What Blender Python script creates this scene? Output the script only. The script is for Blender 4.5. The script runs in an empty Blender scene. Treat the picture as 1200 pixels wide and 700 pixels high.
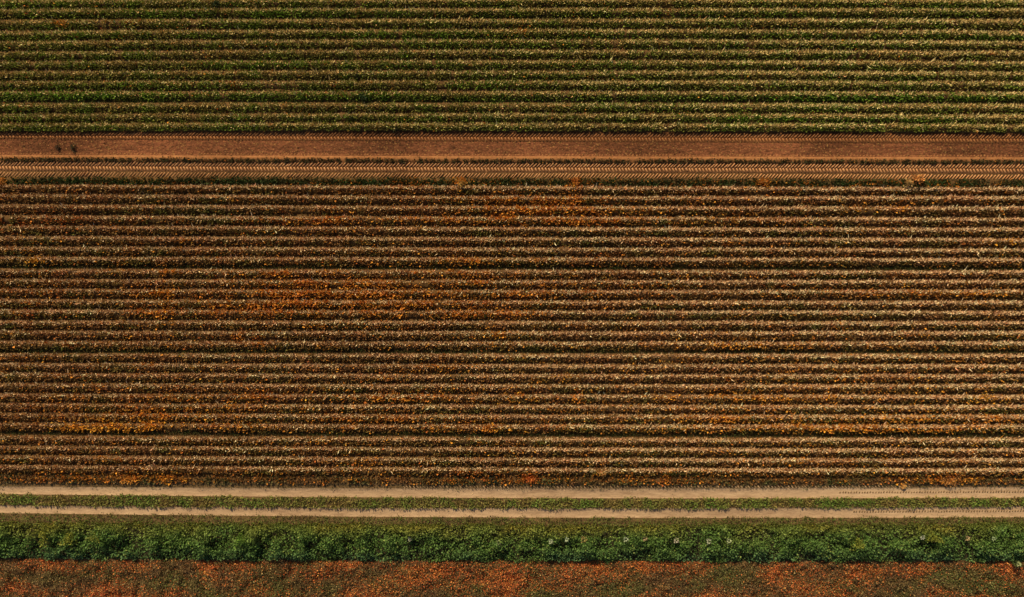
import bpy, math
import numpy as np
R = math.radians
C = bpy.context.scene.collection
rng = np.random.default_rng(11)

# ------------------------------------------------------------------ camera, sky, sun, exposure
H = 65.0                       # flying height, metres
S = 0.0625                     # metres on the ground per photo pixel
cam_d = bpy.data.cameras.new("camera"); cam = bpy.data.objects.new("camera", cam_d); C.objects.link(cam)
cam.location = (0, 0, H); cam.rotation_euler = (0, 0, 0)
cam_d.sensor_width = 36; cam_d.lens = 18/(37.5/H); cam_d.clip_end = 5000; cam_d.clip_start = 1
bpy.context.scene.camera = cam

SUN_EL, SUN_AZ = R(37), math.atan2(0.93, -0.36)     # azimuth measured from +X, light comes from the upper left
world = bpy.data.worlds.new("World"); bpy.context.scene.world = world; world.use_nodes = True
wn = world.node_tree.nodes; wl = world.node_tree.links
sky = wn.new('ShaderNodeTexSky'); sky.sky_type = 'NISHITA'; sky.sun_disc = False
sky.sun_elevation = SUN_EL; sky.sun_rotation = math.pi/2 - SUN_AZ
sky.dust_density = 3.0
wl.new(sky.outputs[0], wn['Background'].inputs[0]); wn['Background'].inputs[1].default_value = 0.07
sd = bpy.data.lights.new("sun", 'SUN'); sun = bpy.data.objects.new("sun", sd); C.objects.link(sun)
sd.energy = 4.8; sd.angle = R(0.6); sd.color = (1.0, 0.83, 0.54)
sun.rotation_euler = (R(90)-SUN_EL, 0, SUN_AZ + math.pi/2)
sun.location = (-20, 40, 60)
vs = bpy.context.scene.view_settings
vs.view_transform = 'Standard'; vs.look = 'None'; vs.gamma = 1; vs.use_curve_mapping = False; vs.exposure = 0.27

# ------------------------------------------------------------------ layout measured from the photo
# (line at the middle of the photo, the same line at the left edge, at the right edge)
A = np.array([(-60,-58,-58),(9,10,9.5),(21.5,22,21.5),(32.5,34.3,34),(44.7,46.5,46.4),(56.5,58.5,58),(68.5,70,70),(81.5,82,83),(93.5,93.8,94.3),
 (105,105,105.7),(118,118,119),(130,130.5,131.5),(142.5,142.7,143.7),(154,154.3,155.5),(166,163,168),(179.5,178.5,180.8),
 (187.5,186,188.5),(202,200.5,203.5),(209,208,210.5),(218.5,217,220),(229,226.8,229),(240.5,238.5,241),(252,250.5,253),
 (264,262.5,265),(275.5,274,276.5),(287.2,286.3,288.2),(299,298.3,299.6),(312,311,313),(326.5,325,326),(338.5,337.3,338.5),
 (350.5,349,350.5),(362,360.8,362.5),(373.5,373,374),(386,385.2,386),(397.7,396.8,397.5),(410,410,410),(423.5,422,423.5),
 (436,434.8,436),(447.5,446.2,447.2),(459.5,458.5,459.5),(471.5,469.7,472),(483.5,481.5,483.5),(495.5,493.5,495.5),(508,506,508.5),
 (522,520,523),(534.5,532,535.2),(546.5,543.7,547),(558,555.5,558.7),(573,571,571.5),(583,579,583),(596,593.2,594.2),
 (606,601.5,606),(617,615,616),(658,655.5,658),(700,700,700),(800,800,800)], float)
XL, XR = 60.0, 1140.0
def warp(x, v):
    """x = metres, v = photo row at the middle column -> photo row there"""
    X = np.asarray(x)/S + 600
    t = (X-600)/540.0
    L = np.interp(v, A[:,0], A[:,1]) - v; Rr = np.interp(v, A[:,0], A[:,2]) - v
    a = (L+Rr)/2; b = (Rr-L)/2
    tt = np.clip(t, -1.6, 1.6)
    return v + a*tt*tt + b*tt
def yw(x, v): return (350 - warp(x, v))*S

B_TOP = [-33.5,-21.5,-9.5,2.0,13.3,26,38,50,62,74.3,86.5,98,110.5,124.5,136.5,147.6]
B_MID = [221.5,233,245,257.5,269.5,281.5,293.5,305,320,331.5,343,355.5,367,379.5,391.5,403.5,418,430,441.5,453.5,465.5,477.5,489,500.5,516,527.5,539.5,551]
ROWS = [(b+1.0, 'top') for b in B_TOP] + [(186.2,'low'), (213.5,'dark')] + [(b+1.0,'mid') for b in B_MID] + [(563.5,'end')]
RH = {'top':0.19,'mid':0.21,'low':0.09,'dark':0.05,'end':0.08}
RW = {'top':0.355,'mid':0.345,'low':0.27,'dark':0.37,'end':0.37}
def gz(v):
    v = np.asarray(v, float); z = np.zeros_like(v)
    for c, k in ROWS:
        d = np.abs(v-c)*S/RW[k]
        z = np.maximum(z, RH[k]*np.where(d < 1, np.cos(np.minimum(d,1)*math.pi/2)**.8, 0))
    # sunk ruts
    for a, b in ((573,583),(596,606)):
        z = np.where((v > a) & (v < b), -0.0*v, z)
    return z + 0.06
# smooth random field ------------------------------------------------
def vnoise(x, y, seed):
    r = np.random.default_rng(seed); T = r.random((256,256))
    xi = np.floor(x).astype(int); yi = np.floor(y).astype(int)
    fx = x-xi; fy = y-yi; fx = fx*fx*(3-2*fx); fy = fy*fy*(3-2*fy)
    g = lambda i, j: T[i % 256, j % 256]
    return (g(xi,yi)*(1-fx)+g(xi+1,yi)*fx)*(1-fy)+(g(xi,yi+1)*(1-fx)+g(xi+1,yi+1)*fx)*fy
def fbm(x, y, seed, o=3):
    s = 0; a = 0.5; t = 0
    for i in range(o):
        s = s + a*vnoise(x*2**i, y*2**i, seed+i); t += a; a *= .5
    return s/t
X0, X1 = -46.0, 46.0

# ------------------------------------------------------------------ helpers
def tag(o, label=None, cat=None, group=None, kind=None):
    if label: o['label'] = label
    if cat: o['category'] = cat
    if group: o['group'] = group
    if kind: o['kind'] = kind
    return o
def empty(name, loc, label, cat, group=None):
    o = bpy.data.objects.new(name, None); C.objects.link(o); o.location = loc; o.empty_display_size = .3
    return tag(o, label, cat, group)
def mesh_obj(name, verts, quads, mat, parent=None, col=None, tris=None, smooth=False, origin=(0,0,0)):
    me = bpy.data.meshes.new(name)
    verts = np.asarray(verts, np.float32) - np.asarray(origin, np.float32)
    quads = np.asarray(quads, np.int32)
    n = quads.shape[1]
    me.vertices.add(len(verts)); me.vertices.foreach_set('co', verts.ravel())
    me.loops.add(quads.size); me.loops.foreach_set('vertex_index', quads.ravel())
    me.polygons.add(len(quads)); me.polygons.foreach_set('loop_start', np.arange(0, quads.size, n, dtype=np.int32))
    me.update(calc_edges=True)
    if smooth: me.polygons.foreach_set('use_smooth', np.ones(len(quads), bool))
    if col is not None:
        at = me.color_attributes.new('tint', 'FLOAT_COLOR', 'POINT')
        c4 = np.ones((len(verts),4), np.float32); c4[:,:3] = col
        at.data.foreach_set('color', c4.ravel())
    me.materials.append(mat)
    o = bpy.data.objects.new(name, me); C.objects.link(o)
    o.parent = parent
    if parent is None: o.location = origin
    return o
def leaf_arrays(P, D, L, W, col, face=None):
    """kite-shaped blades: P base, D direction, L length, W width"""
    n = len(P); D = D/np.linalg.norm(D, axis=1, keepdims=True)
    r = rng.normal(size=(n,3))
    if face is not None: r = r*.38 + np.asarray(face)
    s = np.cross(D, r); s /= np.linalg.norm(s, axis=1, keepdims=True)
    nn = np.cross(D, s)
    m = P + D*(L*.5)[:,None] + nn*(L*.10)[:,None]
    V = np.stack([P, m + s*(W*.5)[:,None], P + D*L[:,None], m - s*(W*.5)[:,None]], 1).reshape(-1,3)
    F = np.arange(4*n).reshape(-1,4)
    return V, F, np.repeat(col, 4, 0)
def leaf_obj(name, P, D, L, W, col, mat, parent=None, origin=(0,0,0), face=None):
    V, F, K = leaf_arrays(P, D, L, W, col, face)
    return mesh_obj(name, V, F, mat, parent, K, origin=origin)

# ------------------------------------------------------------------ materials
def leaf_mat(name, transl=0.25, rough=0.75):
    m = bpy.data.materials.new(name); m.use_nodes = True; nt = m.node_tree; N = nt.nodes
    b = N['Principled BSDF']; a = N.new('ShaderNodeAttribute'); a.attribute_name = 'tint'
    ge = N.new('ShaderNodeNewGeometry'); no = N.new('ShaderNodeTexNoise'); no.inputs['Scale'].default_value = 9
    nt.links.new(ge.outputs['Position'], no.inputs['Vector'])
    mr = N.new('ShaderNodeMapRange'); mr.inputs[1].default_value = .3; mr.inputs[2].default_value = .7; mr.inputs[3].default_value = .78; mr.inputs[4].default_value = 1.22
    nt.links.new(no.outputs[0], mr.inputs[0])
    vm = N.new('ShaderNodeVectorMath'); vm.operation = 'SCALE'
    nt.links.new(a.outputs['Color'], vm.inputs[0]); nt.links.new(mr.outputs[0], vm.inputs['Scale'])
    nt.links.new(vm.outputs[0], b.inputs['Base Color']); b.inputs['Roughness'].default_value = rough
    b.inputs['Specular IOR Level'].default_value = .18
    if transl:
        t = N.new('ShaderNodeBsdfTranslucent'); nt.links.new(vm.outputs[0], t.inputs[0])
        mx = N.new('ShaderNodeMixShader'); mx.inputs[0].default_value = transl
        nt.links.new(b.outputs[0], mx.inputs[1]); nt.links.new(t.outputs[0], mx.inputs[2])
        nt.links.new(mx.outputs[0], N['Material Output'].inputs[0])
    return m
def soil_mat(name, c1, c2, scale=3.0, bump=.5, stretch=(1,1,1), fleck=None):
    m = bpy.data.materials.new(name); m.use_nodes = True; nt = m.node_tree; N = nt.nodes; Lk = nt.links.new
    b = N['Principled BSDF']; b.inputs['Roughness'].default_value = .95; b.inputs['Specular IOR Level'].default_value = .1
    ge = N.new('ShaderNodeNewGeometry'); mp = N.new('ShaderNodeMapping'); mp.inputs['Scale'].default_value = stretch
    Lk(ge.outputs['Position'], mp.inputs[0])
    n1 = N.new('ShaderNodeTexNoise'); n1.inputs['Scale'].default_value = scale; n1.inputs['Detail'].default_value = 6; n1.inputs['Roughness'].default_value = .7
    n2 = N.new('ShaderNodeTexNoise'); n2.inputs['Scale'].default_value = .12; n2.inputs['Detail'].default_value = 3
    Lk(mp.outputs[0], n1.inputs['Vector']); Lk(mp.outputs[0], n2.inputs['Vector'])
    ad = N.new('ShaderNodeMath'); ad.operation = 'MULTIPLY_ADD'; ad.inputs[1].default_value = .6
    Lk(n2.outputs[0], ad.inputs[0]); 
    m2 = N.new('ShaderNodeMath'); m2.operation = 'MULTIPLY'; m2.inputs[1].default_value = .7; Lk(n1.outputs[0], m2.inputs[0]); Lk(m2.outputs[0], ad.inputs[2])
    cr = N.new('ShaderNodeValToRGB'); cr.color_ramp.elements[0].position = .48; cr.color_ramp.elements[1].position = .82
    cr.color_ramp.elements[0].color = (*c1,1); cr.color_ramp.elements[1].color = (*c2,1)
    Lk(ad.outputs[0], cr.inputs[0]); out = cr.outputs[0]
    if fleck:
        n3 = N.new('ShaderNodeTexVoronoi'); n3.inputs['Scale'].default_value = fleck[1]; Lk(mp.outputs[0], n3.inputs['Vector'])
        r3 = N.new('ShaderNodeMath'); r3.operation = 'LESS_THAN'; r3.inputs[1].default_value = fleck[2]; Lk(n3.outputs[0], r3.inputs[0])
        mx = N.new('ShaderNodeMixRGB'); mx.inputs[2].default_value = (*fleck[0],1); Lk(r3.outputs[0], mx.inputs[0]); Lk(out, mx.inputs[1]); out = mx.outputs[0]
    Lk(out, b.inputs['Base Color'])
    bp = N.new('ShaderNodeBump'); bp.inputs['Strength'].default_value = bump; bp.inputs['Distance'].default_value = .08
    n4 = N.new('ShaderNodeTexNoise'); n4.inputs['Scale'].default_value = 7; n4.inputs['Detail'].default_value = 5; n4.inputs['Roughness'].default_value = .75
    Lk(ge.outputs['Position'], n4.inputs['Vector']); Lk(n4.outputs[0], bp.inputs['Height']); Lk(bp.outputs[0], b.inputs['Normal'])
    return m
M_leaf = leaf_mat('crop_leaves', .22); M_dry = leaf_mat('dry_straw', .12, .85); M_herb = leaf_mat('herb_leaves', .25, .6)
M_grass = leaf_mat('grass_blades', .25, .7); M_flower = leaf_mat('petals', .2, .8)
M_field = soil_mat('brown_field_soil', (.05,.027,.010), (.155,.082,.030), 4, .8)
M_red = soil_mat('red_soil', (.085,.034,.014), (.34,.122,.052), 5.0, 2.6, fleck=((.34,.17,.055), 4.2, .22))
M_tread = soil_mat('tracked_soil', (.33,.150,.062), (.52,.265,.115), 3, .5)
M_groove = soil_mat('groove_shade_soil', (.070,.031,.013), (.13,.060,.024), 3, .5)  # soil between the print bars, coloured darker to stand in for groove shade
M_groovered = soil_mat('red_groove_shade_soil', (.07,.026,.010), (.13,.050,.018), 3, .5)  # same painted groove shade, for the print on red soil
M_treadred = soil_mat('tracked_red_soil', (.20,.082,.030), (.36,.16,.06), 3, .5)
M_rut = soil_mat('pale_track_dirt', (.25,.158,.092), (.47,.32,.19), 2.6, .5, stretch=(.35,1.6,1))
M_verge = soil_mat('verge_soil', (.07,.045,.02), (.2,.12,.055), 4, .8)
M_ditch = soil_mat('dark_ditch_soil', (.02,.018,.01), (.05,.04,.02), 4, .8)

# ------------------------------------------------------------------ ground
gm = soil_mat('far_field_soil', (.06,.04,.02), (.16,.10,.045), .5, .5, stretch=(.05,1,1))
G = 2500.0
o = mesh_obj('ground', [(-G,-G,0),(G,-G,0),(G,G,0),(-G,G,0)], [(0,1,2,3)], gm); tag(o, kind='structure')

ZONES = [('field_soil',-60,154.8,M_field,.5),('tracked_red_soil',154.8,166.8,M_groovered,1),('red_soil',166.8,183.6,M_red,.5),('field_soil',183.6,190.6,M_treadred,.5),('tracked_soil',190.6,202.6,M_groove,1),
 ('field_soil',202.6,566,M_field,.5),('verge_soil',566,572.5,M_verge,.75),('dirt_track',572.5,583.5,M_rut,.75),('track_centre_soil',583.5,595.6,M_verge,1),
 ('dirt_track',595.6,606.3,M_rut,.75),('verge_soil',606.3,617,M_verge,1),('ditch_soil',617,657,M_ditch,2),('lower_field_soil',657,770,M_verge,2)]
xs = np.arange(X0, X1+.01, .17)
for name, a, b, m, st in ZONES:
    nv = max(2, int(round((b-a)/st))+1); vsl = np.linspace(a, b, nv)
    XX, VV = np.meshgrid(xs, vsl)
    Y = yw(XX, VV)
    Z = gz(VV)
    edge = np.minimum(1, np.minimum(VV-a, b-VV)/2.0) 
    if name == 'red_soil':
        inner = (VV > 167) & (VV < 184)
        Z = Z + np.where(inner, .05*(fbm(XX*1.6, Y*3.5, 5)-.5)*np.clip((VV-167)/3,0,1)*np.clip((183.6-VV)/2,0,1)*2.2, 0) 
    elif name == 'field_soil': Z = Z + .05*(fbm(XX*2.2, Y*3.5, 9)-.5)*np.clip(edge,0,1)
    elif 'dirt' in name:
        t = (VV-a)/(b-a)
        Z = Z - .035*np.sin(t*math.pi)**.7 + .012*(fbm(XX*.5, Y*5, 21)-.5)*np.clip(edge,0,1)
    V = np.stack([XX.ravel(), Y.ravel(), Z.ravel()], 1)
    nx = len(xs); i = np.arange(nv-1)[:,None]*nx + np.arange(nx-1)[None,:]; i = i.ravel()
    F = np.stack([i, i+nx, i+nx+1, i+1], 1)
    tag(mesh_obj(name, V, F, m, smooth=True), kind='structure')

# tyre prints: raised bars of soil left between the lugs
def bars(segs, w, h, zbase):
    V = []; F = []
    fade = fbm(np.array([q[0] for q in segs])*.45, np.array([q[1] for q in segs])*.05, 970)
    for (xa, va, xb, vb), fd in zip(segs, fade):
        pa = np.array([xa, float(yw(xa, va))]); pb = np.array([xb, float(yw(xb, vb))])
        d = pb-pa; d /= np.linalg.norm(d); n = np.array([-d[1], d[0]]); k = len(V)
        ww = w*rng.uniform(.8,1.15); hh = h*rng.uniform(.6,1.2)*np.clip(.6+1.2*(fd-.15), .5, 1.15)
        for p, e in ((pa,1),(pb,-1)):
            q = p + d*e*.04
            V += [(*(p+n*ww/2), zbase-.02), (*(q+n*ww*.18), zbase+hh), (*(q-n*ww*.18), zbase+hh), (*(p-n*ww/2), zbase-.02)]
        F += [(k,k+4,k+5,k+1),(k+1,k+5,k+6,k+2),(k+2,k+6,k+7,k+3),(k,k+1,k+2,k+3),(k+4,k+7,k+6,k+5)]
    return np.array(V), np.array(F)
def chevrons(v0, v1, mat, halves='both', pitch=.245, w=.125, h=.06, xa=X0+1, xb=X1-1, dx=.30, wob=.3):
    seg = []; x = xa; vm = (v0+v1)/2
    while x < xb:
        j = rng.normal(0, .012); jv = rng.normal(0, wob)
        if True:
            if halves in ('both','upper'):
                vb = vm if halves == 'both' else v1
                seg.append((x+j, vb-.2+jv*.3, x+j+dx, v0+jv))
            if halves in ('both','lower'):
                va = vm if halves == 'both' else v0
                seg.append((x+j+pitch*.5*(halves=='both'), va+.2+jv*.3, x+j+dx*.95, v1+jv))
        x += pitch
    V, F = bars(seg, w, h, .06)
    tag(mesh_obj('tyre_print', V, F, mat), kind='structure')
chevrons(155.8, 166.0, M_treadred, w=.105, h=.075)
chevrons(191.2, 201.6, M_tread, w=.115, h=.08)
chevrons(203.4, 209.2, M_tread, 'upper', w=.09, h=.07)
chevrons(568.6, 573.2, M_rut, 'lower', w=.075, h=.05, xa=-8, xb=29, dx=.2)
chevrons(180.6, 183.6, M_treadred, 'lower', w=.11, h=.045, dx=-.12)
chevrons(576.4, 578.4, M_verge, 'upper', pitch=.2, w=.07, h=.02, xa=24, xb=45, dx=.06)
chevrons(599.2, 601.2, M_verge, 'upper', pitch=.2, w=.07, h=.02, xa=25, xb=45, dx=.06)

# ------------------------------------------------------------------ autumn colour: (x, y, reach x, reach y, strength, yellowness)
PATCH = [(80,258,18,4,.8,.1),(25,260,25,4,.5,.1),(375,258,22,4,.8,.5),(215,281,8,4,.6,.5),(38,305,9,3,.9,1),(145,312,8,4,.5,.9),
 (200,318,9,5,1,.6),(196,343,10,5,1.1,.7),(193,367,10,6,1.1,.6),(262,320,14,4,.7,.4),(330,318,14,4,.9,.4),(387,318,9,4,.8,.5),
 (330,332,60,5,.5,.4),(340,344,70,5,.7,.4),(330,356,70,5,.7,.4),(290,366,80,5,.45,.3),(40,364,14,4,.5,.2),(165,344,12,5,.8,.5),
 (280,392,6,5,.9,.4),(303,404,6,5,.9,.3),(281,401,5,4,.6,.4),(165,365,15,4,.6,.2),(255,367,6,5,.8,.5),
 (675,213,8,5,1,.4),(538,213,7,5,.9,.7),(475,213,14,4,.6,.3),(610,234,70,4,.6,.4),(665,235,14,5,.7,.3),(650,246,70,4,.9,.5),
 (600,258,120,4,.9,.45),(700,258,30,4,.6,.3),(560,305,30,3,.8,.6),(630,306,10,3,.6,.6),(530,319,34,5,.8,.5),(430,333,32,5,.8,.5),
 (485,333,6,5,.9,.6),(561,334,8,5,1,.4),(500,345,80,5,.9,.5),(480,358,90,5,.7,.5),(580,368,44,5,.8,.4),(590,392,14,4,.9,.6),
 (685,341,8,5,.7,.4),(630,344,20,4,.6,.4),(725,357,8,4,.6,.7),(450,370,40,4,.5,.5),
 (895,213,6,5,.9,.5),(1008,244,16,4,.6,.6),(1057,243,9,4,.8,.5),(880,258,50,4,.6,.5),(1187,282,9,3,1,1),(852,282,8,4,.4,.3),(993,285,5,3,.7,1),
 (1125,343,70,4,.7,.5),(960,341,50,4,.5,.3),(1072,345,10,4,.5,.2),(870,403,50,4,.8,.7),(800,392,30,3,.3,.5),
 (171,432,10,5,.7,.3),(115,453,8,5,.6,.2),(300,463,18,5,1,.4),(205,463,24,4,.5,.5),(170,488,50,4,.8,.6),(120,500,34,4,1.3,.9),
 (180,498,34,4,.8,.7),(285,500,24,4,.8,.6),(155,511,14,4,.6,.6),(130,537,12,4,.6,.5),(85,560,20,4,.7,.4),(145,561,18,4,1,.5),(195,561,16,4,1,.6),
 (275,477,5,4,.6,.9),(510,431,34,4,.6,.4),(452,442,18,4,.5,.3),(666,442,9,4,.9,.9),(470,465,60,5,.9,.4),(603,466,12,5,.9,.5),(676,463,7,5,.9,.5),(782,465,12,4,.6,.8),
 (450,491,60,4,.8,.4),(580,503,18,6,1.1,.6),(645,498,16,4,.6,.3),(520,503,40,4,.5,.5),(430,540,12,4,.7,.5),(505,543,10,4,.4,.3),(620,560,7,4,1.2,.2),(705,553,5,5,1,.6),
 (740,561,8,4,.7,.4),(780,561,8,4,.5,.3),(560,557,30,5,.4,.2),(885,465,50,4,.9,.7),(975,465,8,4,.7,.7),(1155,466,14,4,1,1),(1165,491,20,6,.7,.4),
 (850,490,60,4,.7,.6),(980,500,50,4,.9,.6),(1090,491,60,4,.6,.5),(1080,503,80,3,.6,.5),(860,502,60,4,.5,.5),(960,540,30,4,.4,.4),(1110,562,16,4,1,.4),(1140,562,7,3,.8,.7),
 (1065,563,10,4,.4,.5),(70,27,8,3,.7,.6),(45,124,10,3,.5,.3),(272,100,5,4,.6,.2),(120,28,60,3,.3,.3),(1160,62,8,3,.6,.1),(390,100,4,3,.6,.2),
 (610,35,8,4,.7,.5),(330,259,60,4,.35,.2),(210,480,120,6,.25,.4),(60,345,60,6,.3,.3),(400,345,200,26,.28,.35),(880,475,200,36,.22,.5),(600,245,180,16,.28,.35),(250,480,200,30,.2,.4),(520,560,500,6,.2,.35),(700,330,100,20,.2,.4),(1000,430,100,20,.12,.4)]
PT = np.array(PATCH)
def autumn(X, Yp):
    a = np.zeros_like(X); h = np.zeros_like(X)
    for px, py, sx, sy, s, yl in PT:
        d = ((X-px)/(sx*1.1))**2 + ((Yp-py)/(sy*1.25))**2
        g = s*np.exp(-d*.8); a += g; h += g*yl
    return a, np.where(a > 1e-4, h/np.maximum(a,1e-4), .4)
GREENS = [(60,112,90,6,.9),(200,112,90,5,.6),(330,112,60,5,.7),(430,112,50,5,.8),(600,118,110,5,1.1),(780,118,60,5,.7),(960,116,110,6,1.1),(1130,116,90,6,.9),
 (480,40,60,5,.8),(640,44,120,5,.8),(1150,45,90,4,.9),(930,40,60,4,.5),(60,46,50,4,.5),(560,55,70,4,.6),(320,75,90,5,.8),(480,78,50,4,.6),(700,75,90,5,.5),(1050,97,60,4,.9),
 (150,100,60,4,.6),(560,100,50,4,.8),(880,140,70,5,.9),(1050,142,90,5,.8),(350,18,60,5,.7),(180,16,60,5,.5),(760,20,80,5,.6),(1100,8,70,5,.8),(40,4,60,5,.6),(640,90,70,4,.5),(450,140,60,4,.5),(820,58,70,4,.6),
 (80,411,14,5,1.3),(150,411,60,5,.5),(300,411,60,5,.5),(1150,508,50,4,.6),(12,262,6,4,.8),(560,371,8,4,.8)]
def greens(X, Yp):
    a = np.zeros_like(X)
    for px,py,sx,sy,s in GREENS: a += s*np.exp(-.8*(((X-px)/sx)**2+((Yp-py)/sy)**2))
    return a
def mixc(c1, c2, t): return np.asarray(c1)*(1-t[:,None]) + np.asarray(c2)*t[:,None]

# missing plants: (x px, row crest, half length px)
GAPS = [(600,149,2),(8,257.5,4),(350,419,3)]

def row_plants(c, kind, y0):
    """one crop row: arrays for the leaves and for the dry stalks"""
    c_seed = int((c+100)*10)
    z0 = .25
    n_pl = int((X1-X0)/.30)
    xc = X0 + .30*(np.arange(n_pl)+.5) + rng.normal(0,.05,n_pl)
    vig = .75 + .5*fbm(xc*.35, xc*0+c, 31)                         # vigour along the row
    def scatter(per, spread, xspread):
        n = n_pl*per; k = np.repeat(np.arange(n_pl), per)
        dx = rng.normal(0, xspread, n); dv = np.clip(rng.normal(0, spread, n), -4.6, 2.9 if 147 < c < 150 else 4.2)
        return k, xc[k]+dx, cw[k]+dv, dx, dv
    out = []
    cw = c + .9*(fbm(xc*.22, xc*0, 900+c_seed%83)-.5)*2*.7
    weak = fbm(xc*.8, xc*0, 950+c_seed%71)
    for part in ('leaves','straw'):
        if kind == 'top':   per, sp = (50,2.9) if part == 'leaves' else (54,1.35)
        elif kind == 'mid': per, sp = (42,2.9) if part == 'leaves' else (58,.95)
        elif kind == 'low': per, sp = (40,1.3) if part == 'leaves' else (5,1.4)
        elif kind == 'dark':per, sp = (62,2.3) if part == 'leaves' else (4,2.0)
        else:               per, sp = (40,2.8) if part == 'leaves' else (4,2.8)
        k, x, v, dx, dv = scatter(per, sp, .085)
        if kind == 'low': v = v+2.2
        if part == 'straw' and kind in ('top','mid'): v = v - (1.5 if kind == 'top' else 1.6)
        if part == 'leaves' and kind in ('top','mid'): v = v + (.6 if kind == 'top' else 1.2)
        X = x/S+600; keep = rng.random(len(x)) < np.clip((weak[k]-.16)*7, .25, 1)
        for gx, gc, gw in GAPS:
            if abs(gc-c) < 3: keep &= np.abs(X-gx) > gw
        n = len(x); Yp = warp(x, v)
        a, hue = autumn(X, Yp)
        gr = greens(X, Yp)*np.clip(2.4*fbm(x*1.3, v*.3, 91)-.35, 0, 1.6)
        a = a*np.clip(2.6*(fbm(x*1.1, v*.35, 93)-.18), 0, 1.7)*(.5 if kind == 'top' else .66)     # turned plants stand in broken clumps
        cl = fbm(x*.9, v*.12, 40+c_seed % 97)                      # clumps a metre or so long
        big = fbm(x*.09+7, v*.03, 77)                              # slow change across the field
        fine = rng.random(n)
        vg = vig[k]
        if part == 'leaves':
            if kind == 'top':
                g = np.clip(.45 + 1.8*(cl-.5) + .5*(big-.5) + .10*dv/3, 0, 1)
                col = mixc((.23,.175,.042), (.155,.215,.022), g); col = mixc(col, np.array([[.135,.26,.018]]), np.clip(gr,0,1)*.8)
                l = .10+.13*rng.random(n)
            elif kind in ('mid',):
                g = np.clip(.32 + 1.5*(cl-.5) + .8*(big-.5) + .12*dv/3, 0, 1)
                col = mixc((.24,.108,.038), (.125,.12,.024), g); col = mixc(col, np.array([[.07,.14,.016]]), np.clip(gr,0,1)*.8)
                l = .10+.13*rng.random(n)
            elif kind == 'low':
                col = mixc((.09,.07,.028), (.055,.06,.02), cl); l = .08+.09*rng.random(n)
            elif kind == 'dark':
                g = np.clip(.7+2*(cl-.5),0,1); col = mixc((.075,.055,.022), (.045,.072,.018), g); l = .11+.10*rng.random(n)
            else:
                g = np.clip(.45+2.2*(cl-.5),0,1); col = mixc((.20,.10,.04), (.085,.09,.03), g); l = .10+.11*rng.random(n)
            # turned leaves
            base = {'top':.015,'mid':.10,'low':.02,'dark':.08,'end':.12}[kind]
            p = np.clip(base*2.4*np.clip(fbm(x*.5, v*.2, 61)-.30,0,1)*2 + a*.95, 0, .80)
            turned = fine < p
            hh = np.clip(hue + rng.normal(0,.22,n), 0, 1)
            tc = mixc((.44,.115,.024), (.74,.36,.04), hh)
            dull = rng.random(n) < .35
            tc = np.where((dull & (a < .5))[:,None], tc*.55, tc)
            col = np.where(turned[:,None], tc, col)
            l = np.where(turned, l*(1.1+.35*np.clip(a,0,1)), l); w = l*rng.uniform(.45,.75,n)
            D = np.stack([dx*3+rng.normal(0,.45,n), -dv*.10+rng.normal(0,.45,n), .75+rng.random(n)*.5], 1)
            zr = rng.random(n)**1.3*.075*vg
        else:
            g = np.clip(.5+1.6*(cl-.5)+.3*rng.normal(0,1,n),0,1)
            if kind == 'top': col = mixc((.56,.40,.15), (.80,.63,.29), g)
            else: col = mixc((.62,.385,.20), (.84,.62,.36), g)
            rosy = rng.random(n) < .09
            col = np.where(rosy[:,None], col*np.array([1.15,.82,.85]), col)
            red = rng.random(n) < np.clip(a*.6,0,.6)
            col = np.where(red[:,None], mixc((.50,.15,.03), (.74,.37,.05), np.clip(hue+rng.normal(0,.2,n),0,1)), col)
            # stalks thin out where the leaves took over
            thin = .62 if kind == 'top' else .66
            keep &= rng.random(n) < np.clip(thin - .45*np.clip(gr,0,1) + .6*(big-.5) + .30*x/37.5 - .8*np.clip(cl-.55,0,1), .25, 1)
            l = .09+.20*rng.random(n)**1.6; w = .028+.045*rng.random(n)
            lng = rng.random(n) < .012; l = np.where(lng, l+.28, l)
            az = np.where(rng.random(n) < .5, .9, -.7)
            D = np.stack([az*rng.random(n)*.9+rng.normal(0,.25,n), .35+rng.normal(0,.45,n), .5+rng.random(n)*.5], 1)
            zr = rng.random(n)*.05*vg + .03
        col = col*rng.uniform(.72,1.28,(n,1))
        y = (yw(x, v))*(1-z0/H); xx = x*(1-z0/H)
        P = np.stack([xx, y, gz(v)-.02+zr], 1)
        out.append((P[keep], D[keep], l[keep]*np.sqrt(vg[keep]), w[keep], np.clip(col[keep],0,.8)))
    return out

ORD = ['first','second','third','fourth','fifth','sixth','seventh','eighth']
ORDT = ['lowest','second','third','fourth','fifth','sixth','seventh','eighth']
def row_label(i, c, kind):
    if kind == 'low':  return 'thin low dark weedy row between the bare red soil and the bold chevron tyre print', 'crop row'
    if kind == 'dark': return 'low dark green row just under the narrow slanted tyre print, above the brown rows', 'crop row'
    if kind == 'end':  return 'ragged dark green and orange row along the upper edge of the dirt track', 'crop row'
    if kind == 'top':
        k = len(B_TOP)-1-i
        if k < 3: return f'green and tan crop row, {("first","second","third")[k]} above the bare red soil strip', 'crop row'
        if k < 11: return f'green and tan crop row, {ORD[k-3]} above the lower wide green gap', 'crop row'
        return f'green and tan crop row, {ORD[k-11]} above the upper wide gap', 'crop row'
    k = i - len(B_TOP) - 2; bed = k//8; j = k % 8
    hue = {3:'rust-tinged',0:'straw-topped',7:'olive-backed'}.get(j,'brown')
    where = ['brown bed nearest the red soil','second brown bed','third brown bed','bottom bed of four'][bed]
    return f'{hue} crop row with pale stalks, {ORD[j]} down in the {where}', 'crop row'
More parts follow.
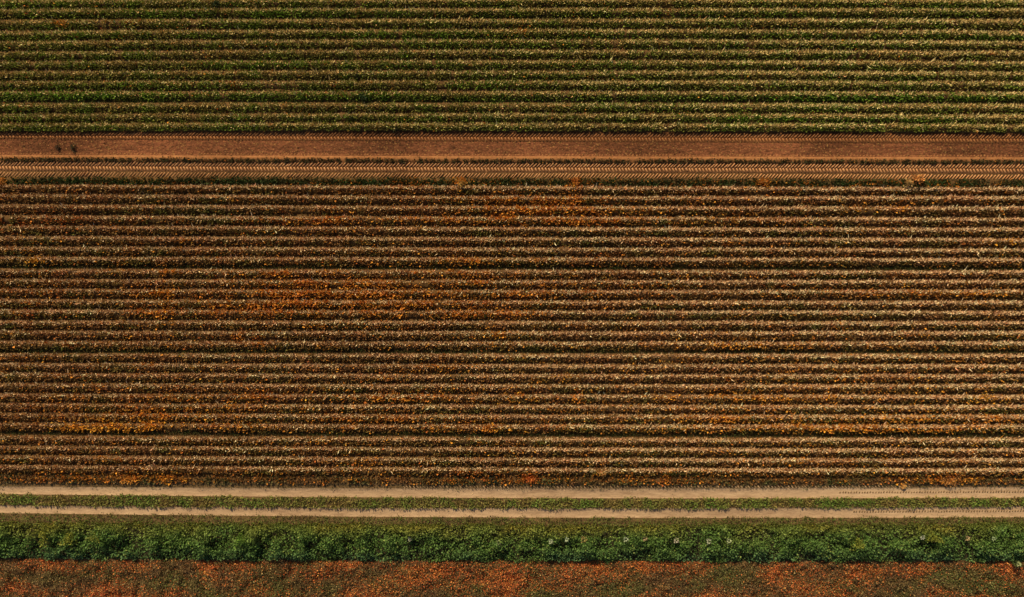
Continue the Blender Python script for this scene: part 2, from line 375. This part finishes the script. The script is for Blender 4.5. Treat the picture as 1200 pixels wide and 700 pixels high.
for i, (c, kind) in enumerate(ROWS):
    y0 = float(yw(0, c))
    lab, cat = row_label(i, c, kind)
    grp = 'green and tan crop rows of the upper field' if kind == 'top' else 'brown autumn crop rows of the middle field'
    e = empty('crop_row', (0, y0, 0), lab, cat, grp)
    (P,D,L,W,K), (P2,D2,L2,W2,K2) = row_plants(c, kind, y0)
    leaf_obj('leaves', P, D, L, W, K, M_leaf, e, (0,y0,0))
    if kind in ('top','mid'): leaf_obj('dry_stalks', P2, D2, L2, W2, K2, M_dry, e, (0,y0,0), face=(-.25,.6,.75))

# ------------------------------------------------------------------ ground cover (nobody could count it)
def cover(name, v0, v1, dens, hfun, cfun, lrange, wr, mat, label, cat, edge=.8, keepf=None, up=.8):
    area = (X1-X0)*(v1-v0)*S; n = int(area*dens)
    x = rng.uniform(X0, X1, n); v = rng.uniform(v0-edge, v1+edge, n)
    wob = edge*3.0*(fbm(x*1.3, x*0, 300+int(v0))-.5) ; wob2 = edge*3.0*(fbm(x*1.3, x*0+9, 301+int(v1))-.5)
    k = (v > v0+wob) & (v < v1+wob2)
    x, v = x[k], v[k]
    if keepf is not None:
        k = rng.random(len(x)) < keepf(x, v); x, v = x[k], v[k]
    n = len(x); h = hfun(x, v)
    z = .05 + np.maximum(h,.02)*(1-rng.random(n)**2*.9)
    col = cfun(x, v, h)*rng.uniform(.65,1.35,(n,1))
    l = rng.uniform(*lrange, n); w = l*rng.uniform(*wr, n)
    D = np.stack([rng.normal(0,.6,n), rng.normal(0,.6,n), up*rng.random(n)+.15], 1)
    f = 1 - h/H
    P = np.stack([x*f, yw(x,v)*f, z], 1)
    return tag(leaf_obj(name, P, D, l, w, np.clip(col,0,.8), mat), label, cat, kind='stuff')

def sh(x, v, seed=0, s=1.0): return fbm(x*s, v*S*s, 500+seed)
def near_orange(x, v):
    X = x/S+600; Y = warp(x, v); a, h = autumn(X, Y); return a, h
# low weeds in the wide wheel gaps between the beds, furrow shade painted in
def gap_h(x, v): return .06+.10*sh(x,v,1,1.5)
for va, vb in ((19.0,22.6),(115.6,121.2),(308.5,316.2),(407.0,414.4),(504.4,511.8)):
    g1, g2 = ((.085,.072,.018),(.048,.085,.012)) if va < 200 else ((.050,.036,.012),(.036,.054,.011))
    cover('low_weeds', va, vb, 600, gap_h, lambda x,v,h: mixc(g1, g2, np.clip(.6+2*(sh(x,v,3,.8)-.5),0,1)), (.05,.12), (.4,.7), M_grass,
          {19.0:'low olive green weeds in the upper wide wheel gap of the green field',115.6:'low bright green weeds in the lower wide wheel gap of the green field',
           308.5:'low olive weeds darkened with painted shade in the first wide gap of the brown field',407.0:'low green weeds darkened with painted shade in the second wide gap of the brown field',
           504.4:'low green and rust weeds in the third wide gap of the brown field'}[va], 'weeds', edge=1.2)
# sparse growth on the bare red strip
cover('sparse_weeds', 163, 185.5, 60, lambda x,v: .03+.05*sh(x,v,4), lambda x,v,h: mixc((.09,.045,.02),(.33,.2,.07), (rng.random(len(x))<.6)*1.0), (.05,.13),(.25,.5), M_grass,
      'sparse dry stalks and seedlings scattered over the bare red soil strip', 'weeds')
cover('sparse_weeds', 201.8, 209.5, 45, lambda x,v: .04+0*x, lambda x,v,h: mixc((.12,.075,.025),(.09,.08,.02), rng.random(len(x))), (.04,.09),(.4,.7), M_grass,
      'low green weeds creeping over the narrow slanted tyre print', 'weeds', keepf=lambda x,v: np.clip((sh(x,v,33,.3)-.35)*3,0,1))
for ra, rb, nm in ((573,583,'scattered straw bits and crumbs lying in the upper rut of the dirt track'),(596,606,'scattered straw bits and crumbs lying in the lower rut of the dirt track')):
    cover('rut_litter', ra, rb, 16, lambda x,v: .03+0*x, lambda x,v,h: mixc((.16,.09,.04),(.55,.38,.2), rng.random(len(x))), (.03,.10),(.3,.7), M_dry, nm, 'litter',
          keepf=lambda x,v: np.clip((sh(x,v,44,.9)-.3)*3,.05,1), up=.2)
for ra, rb, nm in ((571.8,574.2,'ragged brown grass tufts creeping over the top edge of the upper rut'),(582.2,584.4,'ragged green grass tufts creeping over the bottom edge of the upper rut'),
                   (595.0,597.0,'ragged green grass tufts creeping over the top edge of the lower rut'),(605.0,607.4,'ragged olive grass tufts creeping over the bottom edge of the lower rut')):
    cover('edge_grass', ra, rb, 260, lambda x,v: .05+.05*sh(x,v,51,2), lambda x,v,h: mixc((.17,.12,.045),(.11,.14,.03), np.clip(sh(x,v,52,1.1)*1.8-.4,0,1)), (.05,.12),(.3,.6), M_grass, nm, 'grass',
          edge=.9, keepf=lambda x,v: np.clip((fbm(x*1.9, v*.2, 777+int(ra))-.42)*5,0,1))
# verge above the track, grass between the ruts, verge below
cover('verge_grass', 565.5, 571.8, 230, lambda x,v: .05+.08*sh(x,v,5,2), lambda x,v,h: mixc((.15,.10,.045),(.08,.085,.03), np.clip(sh(x,v,6,.7)*1.6-.3,0,1)), (.06,.14),(.2,.5), M_grass,
      'short brown green grass fringe on the upper verge of the dirt track', 'grass', edge=1.5)
cover('centre_grass', 583.4, 595.4, 420, lambda x,v: .05+.11*sh(x,v,7,2.5), lambda x,v,h: mixc((.23,.18,.05),(.14,.21,.035), np.clip(.5+2.2*(sh(x,v,8,1.3)-.5),0,1)), (.09,.2),(.3,.6), M_grass,
      'short green grass strip growing between the two ruts of the dirt track', 'grass', edge=1.9)
cover('verge_grass', 606.0, 620, 380, lambda x,v: .07+.20*np.clip((v-604)/9,0,1)*sh(x,v,9,1.5)*2, lambda x,v,h: mixc((.13,.095,.028),(.11,.135,.026), np.clip(.5+(v-606)/10+2*(sh(x,v,10,1)-.5),0,1)), (.06,.16),(.3,.6), M_grass,
      'brown and green grass verge between the dirt track and the dark green strip', 'grass', edge=1.9)
# the dark green strip: tall herbs with hollows
def herb_h(x, v):
    n = fbm(x*1.1, v*S*1.3, 700); t = np.clip((v-615)/7,0,1)*np.clip((660-v)/15,0,1)**.8
    return t*.10+.05 + t*(1.6*np.clip(n-.26,0,1)**1.1 + .30*fbm(x*3.4, v*S*3.4, 705))
def herb_c(x, v, h):
    t = np.clip((v-612)/20 + 1.4*(fbm(x*.5,v*S*.7,710)-.5), 0, 1)
    c = mixc((.21,.185,.03), (.095,.17,.036), t)
    u = np.clip((v-640)/15,0,1)*np.clip(.6+2*(fbm(x*.6,v*S,715)-.5),0,1)
    c = mixc(c, np.array([[.085,.165,.066]]), u)
    br = rng.random(len(x)) < .10*np.clip((fbm(x*1.3,v*S*1.3,716)-.3)*3,0,2)
    c = np.where(br[:,None], np.array([.20,.25,.06]), c)
    return c
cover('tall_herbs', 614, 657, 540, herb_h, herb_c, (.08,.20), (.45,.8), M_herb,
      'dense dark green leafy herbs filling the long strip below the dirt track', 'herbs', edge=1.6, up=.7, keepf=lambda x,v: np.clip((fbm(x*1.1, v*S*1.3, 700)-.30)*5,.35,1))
# autumn-red ground cover at the bottom
RED = [(60,662,30,8),(20,690,20,8),(130,690,20,9),(240,665,10,8),(285,662,12,6),(375,664,12,8),(310,690,14,8),(210,692,14,6),(470,680,25,14),(500,670,20,9),(375,668,6,12),
 (590,675,22,18),(575,690,20,10),(540,664,14,5),(640,690,20,8),(675,662,14,4),(690,668,24,12),(745,664,14,8),(800,665,14,6),(810,664,30,8),(905,672,18,10),(950,690,20,8),(1010,668,24,8),
 (1075,668,16,8),(1105,690,20,8),(1180,664,10,9),(1140,664,10,4),(410,662,20,4),(150,665,20,8),(170,700,30,8),(420,698,30,6),(730,700,30,8),(840,700,30,6),(1150,700,30,5)]
GRN = [(30,678,25,7),(200,680,24,8),(330,692,20,10),(385,692,10,8),(720,693,16,8),(740,690,14,8),(640,694,18,8),(855,672,16,10),(1120,682,30,12),(1160,690,24,8),(1060,690,14,8),(250,695,15,8),(560,690,5,5)]
def blob(X, Y, T):
    a = np.zeros_like(X)
    for px,py,sx,sy in T: a += np.exp(-.7*(((X-px)/sx)**2+((Y-py)/sy)**2))
    return a
def red_c(x, v, h):
    X = x/S+600; Y = warp(x,v); a = blob(X,Y,RED); g = blob(X,Y,GRN)
    n = fbm(x*.8, v*S*1.0, 800)
    c = mixc((.15,.085,.036), (.12,.12,.034), np.clip(.25+g*.8+1.8*(n-.5),0,1))
    p = np.clip(np.clip(.18+.62*a-.55*g,.03,.7)+1.0*(fbm(x*.5+5,v*S*.8,810)-.5),.04,.9)
    tn = rng.random(len(x)) < p
    hue = np.clip(.25+.35*rng.normal(size=len(x))+.6*(fbm(x*.7,v*S,820)-.5),0,1)
    tc = mixc((.45,.10,.03), (.66,.29,.07), hue)
    c = np.where(tn[:,None], tc, c)
    t2 = rng.random(len(x)) < .06
    return np.where(t2[:,None], np.array([.36,.25,.10]), c)
cover('autumn_ground_cover', 658, 765, 560, lambda x,v: .05+.75*np.clip(fbm(x*1.5,v*S*1.7,830)-.27,0,1)*np.clip((v-656)/5,.3,1), red_c, (.06,.15), (.4,.75), M_herb,
      'low rust red, orange and olive plants covering the bottom edge of the photo', 'ground cover', edge=1.6, up=.7)

# ------------------------------------------------------------------ single plants one can point to, and tufts added as gap shade
def plant(X, Y, z0, r, h, n, c1, c2, name, label, group=None, l=(.07,.15), head=None, cone=.0, parts=('foliage',), stems=3, aspect=1.0, lump=1.0):
    """tuft: leaves through a dome, a few stems, sometimes a pale flower head"""
    top = z0+h
    x = (X-600)*S*(1-top*.6/H); y = (350-Y)*S*(1-top*.6/H)
    e = empty(name, (x,y,z0), label, 'plant', group)
    # stems
    V=[];F=[]
    for k in range(stems):
        a = rng.uniform(0,6.28); q = np.array([math.cos(a),math.sin(a)])*r*rng.uniform(.1,.55)
        b0 = np.array([*(q*.2),0]); b1 = np.array([*q, h*rng.uniform(.6,.9)])
        rr = .018
        i0 = len(V)
        for p, s in ((b0,rr),(b1,rr*.45)):
            for t in range(4): V.append((p[0]+s*math.cos(t*1.571), p[1]+s*math.sin(t*1.571), p[2]))
        F += [(i0+t, i0+(t+1)%4, i0+4+(t+1)%4, i0+4+t) for t in range(4)]
    V = np.array(V); K = np.tile(np.array(c1)*.8, (len(V),1))
    mesh_obj('stem', V, F, M_leaf, e, K)
    u = rng.normal(size=(n,3)); u /= np.linalg.norm(u,axis=1,keepdims=True); u[:,2] = np.abs(u[:,2])
    rad = rng.random(n)**.45
    an = np.arctan2(u[:,1],u[:,0]); ph = rng.uniform(0,6.28,3)
    rad = rad*(1+lump*(.30*np.sin(2*an+ph[0])+.28*np.sin(3*an+ph[1])+.18*np.sin(5*an+ph[2])))
    P = u*rad[:,None]*np.array([r*aspect, r/aspect, h]); P[:,2] = P[:,2]*.95+.03
    if cone: P[:,:2] *= (1-cone*(P[:,2:]/h))
    D = u*.8+rng.normal(0,.45,(n,3)); D[:,2] = np.abs(D[:,2])+.15
    L = rng.uniform(*l,n); W = L*rng.uniform(.4,.7,n)
    t = rng.random(n); col = mixc(c1,c2,t)*rng.uniform(.75,1.25,(n,1))
    leaf_obj('foliage', P, D, L, W, np.clip(col,0,.8), M_herb, e)
    if head:
        n2 = 46; a = rng.uniform(0,6.28,n2); q = rng.random(n2)**.5*head[1]
        P = np.stack([np.cos(a)*q*rng.uniform(.7,1.3)+.5*q*np.cos(2*a), np.sin(a)*q, h+.05-.3*q*q/head[1]+rng.normal(0,.012,n2)],1)
        D = np.stack([np.cos(a)+rng.normal(0,.4,n2), np.sin(a)+rng.normal(0,.4,n2), .35+0*a],1)
        leaf_obj('flower_head', P, D, rng.uniform(.08,.14,n2), rng.uniform(.05,.09,n2), np.tile(head[0],(n2,1))*rng.uniform(.8,1.15,(n2,1)), M_flower, e)
    return e
OR1, OR2 = (.45,.15,.03), (.62,.30,.06)
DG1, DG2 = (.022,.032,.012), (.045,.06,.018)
TAN1, TAN2 = (.30,.20,.09), (.48,.34,.16)
plant(1058.8,570,.05,.20,.18,900,(.80,.38,.10),(.85,.55,.22),'round_tuft','small round pale orange tuft standing at the upper edge of the dirt track', l=(.04,.08), lump=0)
plant(1,213,.06,.32,.5,260,OR1,OR2,'orange_shrub','bright orange shrub at the left edge of the photo, in the low dark green row', 'odd bright plants in the dark green row')
plant(675,213,.06,.26,.4,190,OR1,(.55,.2,.04),'orange_shrub','orange-red shrub near the middle of the low dark green row', 'odd bright plants in the dark green row')
plant(895,213,.06,.2,.35,140,(.32,.14,.04),OR2,'orange_shrub','dull orange shrub in the dark green row, left of the tall tan one', 'odd bright plants in the dark green row')
plant(541,215,.10,.28,.62,100,(.33,.19,.05),(.48,.31,.09),'dry_shrub','leaning ochre dry shrub in the low dark green row, left of the photo middle','odd bright plants in the dark green row',aspect=1.3,l=(.12,.26))
plant(1064.5,215,.10,.20,.62,80,(.36,.22,.08),(.48,.32,.12),'dry_shrub','upright straw-yellow dry plant, left one of the pair in the dark green row','odd bright plants in the dark green row',l=(.12,.26),aspect=.7)
plant(1076,210.5,.06,.36,.7,120,(.46,.18,.05),(.62,.30,.09),'dry_shrub','tall orange-tan dry shrub, right one of the pair crossing the slanted tyre print','odd bright plants in the dark green row',aspect=1.2,l=(.12,.28))
plant(85.5,173,.05,.20,.34,90,(.05,.045,.02),(.09,.08,.035),'weed_or_gap_shade','tall narrow dark green weed standing on the bare red soil near the left', 'dark weeds on red soil', aspect=.6)
plant(67.5,173,.05,.15,.2,60,(.06,.035,.02),(.10,.06,.03),'weed_or_gap_shade','small dark brown weed on the red soil, left of the tall dark one','dark weeds on red soil')
plant(425,112,.22,.28,.55,190,DG1,(.04,.075,.02),'weed_or_gap_shade','dark green bushy weed above the lower wide gap of the green field')
plant(254,4,.22,.26,.5,170,DG1,(.035,.06,.02),'weed_or_gap_shade','dark green weed in the topmost green row, at the top edge of the photo')
for X, Y, lab in ((250,15,'small blackish tuft added as gap shade in the second green row from the top edge'),(418,88,'small blackish tuft added as gap shade in the fifth green row above the red soil'),
                  (271,138,'blackish tuft added as gap shade, second green row above the red soil, left one of two'),(412,138,'blackish tuft added as gap shade, second green row above the red soil, right one of two'),
                  (464,151,'small blackish tuft added as gap shade in the green row touching the red soil')):
    plant(X,Y,.20,.17,.34,120,(.018,.022,.009),(.03,.035,.014),'weed_or_gap_shade',lab,'tufts added as gap shade in the green rows',l=(.06,.12))  # near-black tufts added to imitate the shadow in row gaps
plant(317,213.5,.05,.38,.2,260,DG1,DG2,'weed_or_gap_shade','flat blackish green weed clump in the dark green row, left third of the photo','dark clumps in the dark green row',aspect=1.2)
plant(471,213,.05,.55,.22,330,DG1,DG2,'weed_or_gap_shade','wide blackish green weed clump in the dark green row, left of the ochre shrub','dark clumps in the dark green row',aspect=1.6)
plant(579,561.5,.08,.28,.22,200,(.02,.035,.022),(.03,.05,.03),'weed_or_gap_shade','dark blue-green weed clump in the ragged row beside the track')
plant(620.5,560,.10,.42,.32,330,(.5,.10,.03),(.62,.22,.04),'orange_shrub','vivid orange-red shrub in the ragged row beside the track, near the photo middle',aspect=1.4)
plant(705,553,.20,.30,.40,200,(.38,.18,.06),(.5,.3,.1),'orange_shrub','ochre orange shrub leaning over the lowest straw row, right of the photo middle')
plant(1112,563,.10,.55,.3,380,(.36,.15,.05),(.52,.27,.08),'orange_shrub','wide rusty orange shrub in the ragged row, right of the round tuft',aspect=1.7)
plant(149,561,.10,.6,.3,380,(.48,.18,.04),(.62,.32,.06),'orange_shrub','wide amber shrub in the ragged row, left third of the photo',aspect=1.8)
plant(52,628,.3,.42,1.15,420,(.20,.21,.03),(.28,.28,.045),'leafy_bush','yellow-green bush in the green strip, nearest the left edge','bright bushes in the green strip',l=(.09,.17),aspect=.7)
plant(80,632,.3,.42,1.15,420,(.19,.21,.03),(.28,.28,.045),'leafy_bush','yellow-green bush in the green strip, second from the left edge','bright bushes in the green strip',l=(.09,.17),aspect=.8)
plant(112,629,.3,.42,1.15,380,(.14,.17,.03),(.20,.22,.04),'leafy_bush','mid-green bush in the green strip, third from the left edge','bright bushes in the green strip',l=(.09,.17))
plant(282,634,.3,.42,1.15,420,(.10,.19,.03),(.16,.26,.04),'leafy_bush','bright green bush in the green strip, fourth from the left edge','bright bushes in the green strip',l=(.09,.17))
plant(1093,630,.3,.42,1.15,430,(.18,.20,.03),(.25,.26,.04),'leafy_bush','yellow-green bush in the green strip, nearest the right edge','bright bushes in the green strip',l=(.09,.17))
plant(1005,638,.3,.42,1.15,380,(.17,.2,.03),(.24,.26,.04),'leafy_bush','yellow-green bush in the green strip, second from the right edge','bright bushes in the green strip',l=(.09,.17))
FW = [(481,630,(.5,.5,.36)),(584.5,634,(.48,.5,.28)),(645,633,(.55,.6,.38)),(663.5,630.5,(.5,.58,.36)),(683,631,(.55,.42,.14)),(732.5,631,(.5,.56,.36)),
      (754.5,630,(.55,.42,.22)),(791,632,(.66,.58,.42)),(829,633,(.66,.66,.46)),(852.5,632.5,(.5,.56,.3)),(1078,628,(.6,.62,.46)),(1130.5,629.5,(.5,.36,.18)),(1161,630,(.45,.55,.3)),(1190,659.5,(.42,.45,.2))]
kinds = ['pale cream','pale yellow-green','whitish green','pale green','golden yellow','pale grey-green','tan','creamy white','bright white','small pale green','white','brownish tan','pale lime','dull olive cream']
for i, (X, Y, c) in enumerate(FW):
    pos = ['farthest left of its kind','second from the left','third from the left','fourth from the left','fifth from the left','sixth from the left','seventh from the left','eighth from the left',
           'sixth from the right','fifth from the right','fourth from the right','third from the right','second from the right','farthest right, beside red plants'][i]
    big = i in (4,)
    plant(X, Y, .35, .26+.15*big, .5, 130, (.05,.09,.025), (.10,.13,.035), 'flowering_weed', f'{kinds[i]} flowering weed in the dark green strip, {pos}', 'pale flowering weeds in the green strip',
          head=(tuple(np.array(c)*.8), .10+.10*big+.04*(i in (7,8))))
